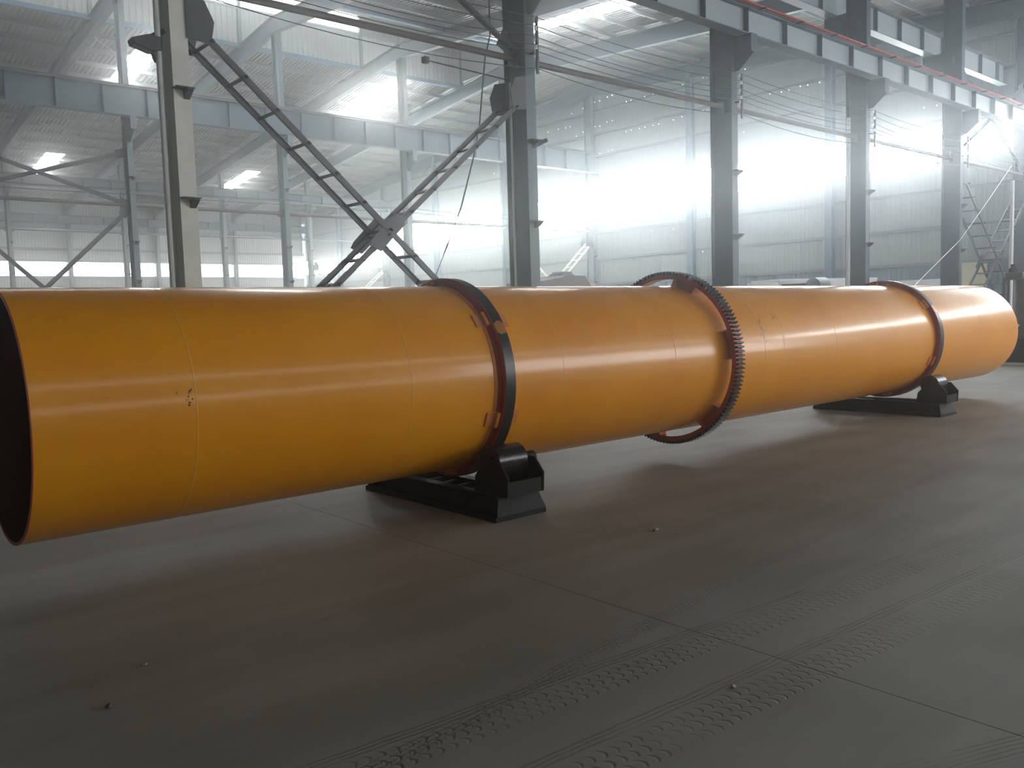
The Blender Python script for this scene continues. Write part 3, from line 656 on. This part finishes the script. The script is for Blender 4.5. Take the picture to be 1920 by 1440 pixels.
for k in range(6):   # channel brackets between shell and rim, 21 degrees each
    a0 = math.radians(0.5+60.5*k if k < 5 else 303); da = math.radians(21)
    def Pq(x, r, a): return (x, DY-r*math.cos(a), DZ+r*math.sin(a))
    br = None
    for j, (aa, bb) in enumerate(((a0, a0+math.radians(0.9)), (a0+da-math.radians(0.9), a0+da))):
        vs = [Pq(x, r, a) for a in (aa, bb) for x, r in ((GX-0.03, RD-0.003), (GX+0.012, RI-0.002), (GX+GW-0.01, RI-0.002), (GX+GW+0.03, RD-0.003))]
        o = MB().add(vs, [(0, 1, 2, 3), (7, 6, 5, 4), (0, 4, 5, 1), (1, 5, 6, 2), (2, 6, 7, 3), (3, 7, 4, 0)]).build('spring_plate_end', M['bracket'], gear)
    vs = []; n_ = 6
    for j in range(n_+1):
        a = a0+da*j/n_
        vs += [Pq(GX+0.055, RD-0.003, a), Pq(GX+0.055, RI-0.002, a), Pq(GX+0.067, RI-0.002, a), Pq(GX+0.067, RD-0.003, a)]
    fs = [(0, 1, 2, 3), (n_*4+3, n_*4+2, n_*4+1, n_*4)]
    for j in range(n_):
        q = j*4; fs += [(q, q+4, q+5, q+1), (q+1, q+5, q+6, q+2), (q+2, q+6, q+7, q+3), (q+3, q+7, q+4, q)]
    MB().add(vs, fs).build('spring_plate', M['bracket'], gear)

# ---------------------------------------------------------------- roller stands
def stand(dx, label):
    r = root('roller_stand', (4.345+dx, DY, 0), label, 'stand', 'roller stands under the drum')
    x0, x1 = 4.08+dx, 4.61+dx; y0, y1 = 4.965, 2*DY-4.965
    bevel(MB().box(x0, x1, y0, y1, 0.0, 0.04).build('base_plate', M['black'], r), 0.003)
    for xa, s in ((x0+0.06, 1), (x1-0.06, -1)):      # two channels facing outwards
        b = MB(); b.box(min(xa, xa+s*0.012)+0.03*s, max(xa, xa+s*0.012)+0.03*s, y0+0.06, y1-0.06, 0.04, 0.185)
        b.box(xa-0.012 if s > 0 else xa-0.09, xa+0.09 if s > 0 else xa+0.012, y0+0.05, y1-0.05, 0.172, 0.186)
        bevel(b.build('frame_beam', M['black'], r), 0.002)
    for ys, s in ((y0, 1), (y1, -1)):                # sloping trapezoid end plates
        ya, yb = ys+0.004*s, ys+0.055*s
        vs = []
        for d in (0, 0.014*s): vs += [(x0+0.02, ya+d, 0.04), (x1-0.004, ya+d, 0.04), (x1-0.004, ya+0.01*s+d, 0.06), (x1-0.035, yb+d, 0.172), (x1-0.06, yb+d, 0.186), (x0+0.075, yb+d, 0.186)]
        MB().add(vs, [(0, 1, 2, 3, 4, 5), (11, 10, 9, 8, 7, 6)] + [(j, (j+1) % 6, 6+(j+1) % 6, 6+j) for j in range(6)]).build('end_plate', M['black'], r)
    for sy in (-1, 1):
        yc, zc, rr = DY+sy*0.747, 0.431, 0.129
        xa, xb = 4.197+dx, 4.50+dx
        ro = MB().lathe([(0, 0.0), (0, rr-0.008), (0.008, rr), (xb-xa-0.008, rr), (xb-xa, rr-0.008), (xb-xa, 0)], (xa, yc, zc), 'x', 64, closed=False).build('roller', M['blackgloss'], r, smooth=True)
        MB().tube([(4.165+dx, yc, zc-0.01), (4.66+dx, yc, zc-0.01)], 0.052, 24).build('axle', M['black'], ro, smooth=True)
        def Y(v): return DY+sy*(DY-v)
        for xp in (4.17+dx, 4.54+dx):
            pl = [(Y(4.93), 0.186), (Y(4.92), 0.34), (Y(5.02), 0.452), (Y(5.19), 0.452), (Y(5.32), 0.32), (Y(5.34), 0.186)]
            bp_ = bevel(MB().prism(pl, 'x', xp, xp+0.02).build('bearing_plate', M['black'], r), 0.003)
            sgn = -1 if xp < 4.3+dx else 1; xo = xp if sgn < 0 else xp+0.02
            MB().lathe([(0, 0.0), (0, 0.055), (sgn*0.008, 0.050), (sgn*0.010, 0.03), (sgn*0.010, 0)], (xo, yc, zc-0.01), 'x', 24, closed=False).build('bearing_cap', M['black'], bp_, smooth=True)
            for (dy, dz_) in ((-0.1, -0.16), (0.1, -0.16)):
                MB().lathe([(0, 0), (0, 0.014), (sgn*0.014, 0.014), (sgn*0.014, 0)], (xo, yc+dy, zc+dz_), 'x', 6, closed=False).build('bolt', M['blackgloss'], bp_)
        ye = Y(4.935)
        MB().box(4.19+dx, 4.54+dx, min(ye, ye+sy*-0.012), max(ye, ye+sy*-0.012), 0.186, 0.30).build('front_plate', M['black'], r)
        yi = Y(5.33); MB().box(4.19+dx, 4.54+dx, min(yi, yi+sy*0.012), max(yi, yi+sy*0.012), 0.186, 0.28).build('rear_plate', M['black'], r)
    for k in range(5):
        y = 5.5+k*0.2; MB().box(x0+0.1, x1-0.1, y, y+0.012, 0.04, 0.17).build('cross_rib', M['black'], r)
stand(0.0, 'black steel roller stand under the near riding ring')
stand(RX[1]-RX[0], 'black steel roller stand under the far riding ring')

# ---------------------------------------------------------------- things on the floor beyond
r = root('hopper_machine', (19.5, 20.2, 0), 'maroon machine hood with a small cap, above the drum beside the tall near column', 'machine')
bevel(MB().box(18.0, 20.4, 19.3, 21.0, 0.12, 2.0).build('body', M['maroon'], r), 0.02)
MB().prism([(17.9, 2.0), (20.6, 2.0), (20.0, 2.74), (19.15, 2.76), (18.9, 2.68), (17.9, 2.55)], 'y', 19.4, 20.9).build('hood', M['maroon'], r)
MB().prism([(19.28, 2.76), (19.95, 2.76), (19.78, 2.84), (19.4, 2.84)], 'y', 19.8, 20.4).box(19.38, 19.85, 19.85, 20.3, 2.84, 2.90).build('cap', M['steel_dark'], r)
for xx in (18.1, 20.2):
    for yy in (19.4, 20.8): MB().box(xx, xx+0.12, yy, yy+0.12, 0, 0.12).build('foot', M['steel_dark'], r)
r = root('tapered_bin', (20.7, 20.8, 0), 'pale pinkish tapered bin standing right beside the maroon hood', 'bin')
M['pink'] = mat('faded_pink_panel', (0.42, 0.34, 0.33), 0.6)
MB().prism([(20.62, 2.0), (22.0, 2.0), (21.2, 2.62), (20.62, 2.74)], 'y', 20.2, 21.4).build('taper', M['pink'], r)
MB().box(20.64, 22.0, 20.2, 21.4, 0, 2.0).build('body', M['pink'], r)
# white container seen over the far half
A, B_ = Vector((23.86, 14.74, 0)), Vector((27.43, 13.37, 0)); d = (B_-A).normalized(); nrm = Vector((d.y, -d.x, 0))*-1
r = root('white_container', tuple((A+B_)/2), 'long white box container seen over the drum between the gear ring and the far ring', 'container')
M['boxwhite'] = mat('chalky_white_panel', (0.66, 0.66, 0.66), 0.6, var=0.08, scale=2)
def slab_between(a, b, t, z0, z1): 
    s = d.cross(Vector((0, 0, 1)))*-1
    vs = [p+s*k for p in (a, b) for k in (0, t)]; 
    return MB().add([(v.x, v.y, z) for z in (z0, z1) for v in vs], [(0, 1, 3, 2), (4, 6, 7, 5), (0, 2, 6, 4), (1, 5, 7, 3), (0, 4, 5, 1), (2, 3, 7, 6)])
bevel(slab_between(A, B_, 1.4, 0.15, 2.36).build('body', M['boxwhite'], r), 0.01)
slab_between(A-d*0.02, B_+d*0.02, 1.44, 2.36, 2.42).build('top_edge', M['white'], r)
slab_between(A-d*0.5, A-d*0.03, 1.0, 0.15, 2.34).build('end_box', M['steel_pale'], r)
slab_between(A, B_, 1.4, 0.0, 0.15).build('skid', M['steel_dark'], r)
r = root('round_tank', (24.0, 13.35, 0), 'small dark round-topped tank in front of the white container', 'tank')
MB().lathe([(-0.35, 0.0), (-0.34, 0.17), (-0.30, 0.24), (0.28, 0.26), (0.33, 0.22), (0.35, 0)], (24.0, 13.52, 2.16), 'x', 32, closed=False).build('barrel', M['steel'], r, smooth=True)
MB().box(23.75, 24.25, 13.3, 13.74, 0, 1.95).build('pedestal', M['steel_dark'], r)
MB().box(23.0, 23.5, 13.35, 14.15, 2.18, 2.23).build('shelf_plate', M['steel_dark'], r)
MB().box(23.05, 23.45, 13.4, 14.1, 0, 2.18).build('cabinet', M['steel_dark'], r)
# brown machine at the right edge
r = root('press_machine', (23.3, 7.7, 0), 'brown-grey upright press machine with a capped top at the right edge, behind the drum end', 'machine')
MB().lathe([(1.0, 0), (1.0, 0.30), (2.05, 0.30), (2.12, 0.26), (2.12, 0)], (23.4, 7.62, 0), 'z', 32, closed=False).build('cylinder', M['brown'], r, smooth=True)
bevel(MB().box(23.05, 23.6, 7.62, 8.02, 2.06, 2.24).build('head_block', M['brown'], r), 0.01)
MB().lathe([(2.24, 0.0), (2.24, 0.11), (2.34, 0.11), (2.34, 0.06), (2.44, 0.06), (2.44, 0)], (23.2, 7.88, 0), 'z', 20, closed=False).build('cap', M['black'], r)
bevel(MB().box(23.0, 24.4, 6.3, 8.05, 0.0, 0.62).build('base', M['black'], r), 0.02)
bevel(MB().box(23.2, 24.0, 6.9, 7.85, 0.62, 1.05).build('bed', M['brown'], r), 0.02)
for yy in (7.95, 8.05): MB().tube([(23.1, yy, 0.6), (23.15, yy+0.02, 2.1)], 0.03, 8).build('tie_column', M['steel_dark'], r)
tag(MB().box(22.55, 22.75, 5.8, 8.35, 0.0, 0.05).build('timber_strip', M['beige']), 'pale timber strip lying on the floor in front of the press machine', 'timber')
tag(bevel(MB().bar((22.85, 8.38, 0.08), (22.85, 7.75, 1.05), 0.35, 0.03, (1, 0, 0)).build('leaning_plate', M['steel_pale']), 0.003), 'grey plate leaning against the black base of the press machine', 'plate')
# loose white line running diagonally near the right columns
tag(MB().tube([(32.06, 11.0, 6.07), (28.88, 10.6, 4.6), (25.89, 10.2, 3.31), (22.97, 9.7, 2.49), (20.62, 9.2, 1.92), (19.63, 9.0, 1.72), (18.2, 8.7, 1.3), (17.2, 8.4, 0.01)], 0.009, 6).build('white_rope', M['white'], smooth=True),
    'thin white rope sloping down across the last dark column at the right', 'rope')
# crumbs of debris on the floor
for (x, y, s, lab) in ((4.73, 3.94, 0.022, 'small pale crumb of rubble on the floor right of the near roller stand'), (0.95, 3.76, 0.014, 'tiny brown chip on the floor at lower left'),
                       (1.21, 4.11, 0.012, 'tiny pale chip on the floor behind the brown one'), (2.95, 2.05, 0.013, 'tiny pale crumb among the tyre tracks')):
    bm = bmesh.new(); bmesh.ops.create_icosphere(bm, subdivisions=2, radius=s)
    rr_ = random.Random(int(x*100))
    for v in bm.verts: v.co *= rr_.uniform(0.7, 1.15); v.co.z *= 0.6
    me = bpy.data.meshes.new('debris_crumb'); bm.to_mesh(me); bm.free(); me.materials.append(M['rust'] if 'brown chip' in lab else M['pebble'])
    o = bpy.data.objects.new('debris_crumb', me); COL.objects.link(o); o.location = (x, y, s*0.45); tag(o, lab, 'debris')

# ---------------------------------------------------------------- haze filling the hall; its scattering also imitates lens bloom round the windows
hz = bpy.data.materials.new('haze_with_lens_bloom'); hz.use_nodes = True; nt = hz.node_tree; nt.nodes.clear()
vs_ = nt.nodes.new('ShaderNodeVolumeScatter'); vs_.inputs['Density'].default_value = HAZE; vs_.inputs['Anisotropy'].default_value = HAZE_G
vs_.inputs['Color'].default_value = (0.88, 0.95, 1.0, 1)
o_ = nt.nodes.new('ShaderNodeOutputMaterial'); nt.links.new(vs_.outputs[0], o_.inputs['Volume'])
hb = MB().box(XW+0.2, XE-0.02, YN+0.2, YD-0.02, 0.01, 16.4).build('haze', hz)
tag(hb, 'haze hanging in the hall, its glow near the windows imitating lens bloom', 'haze', kind='stuff')
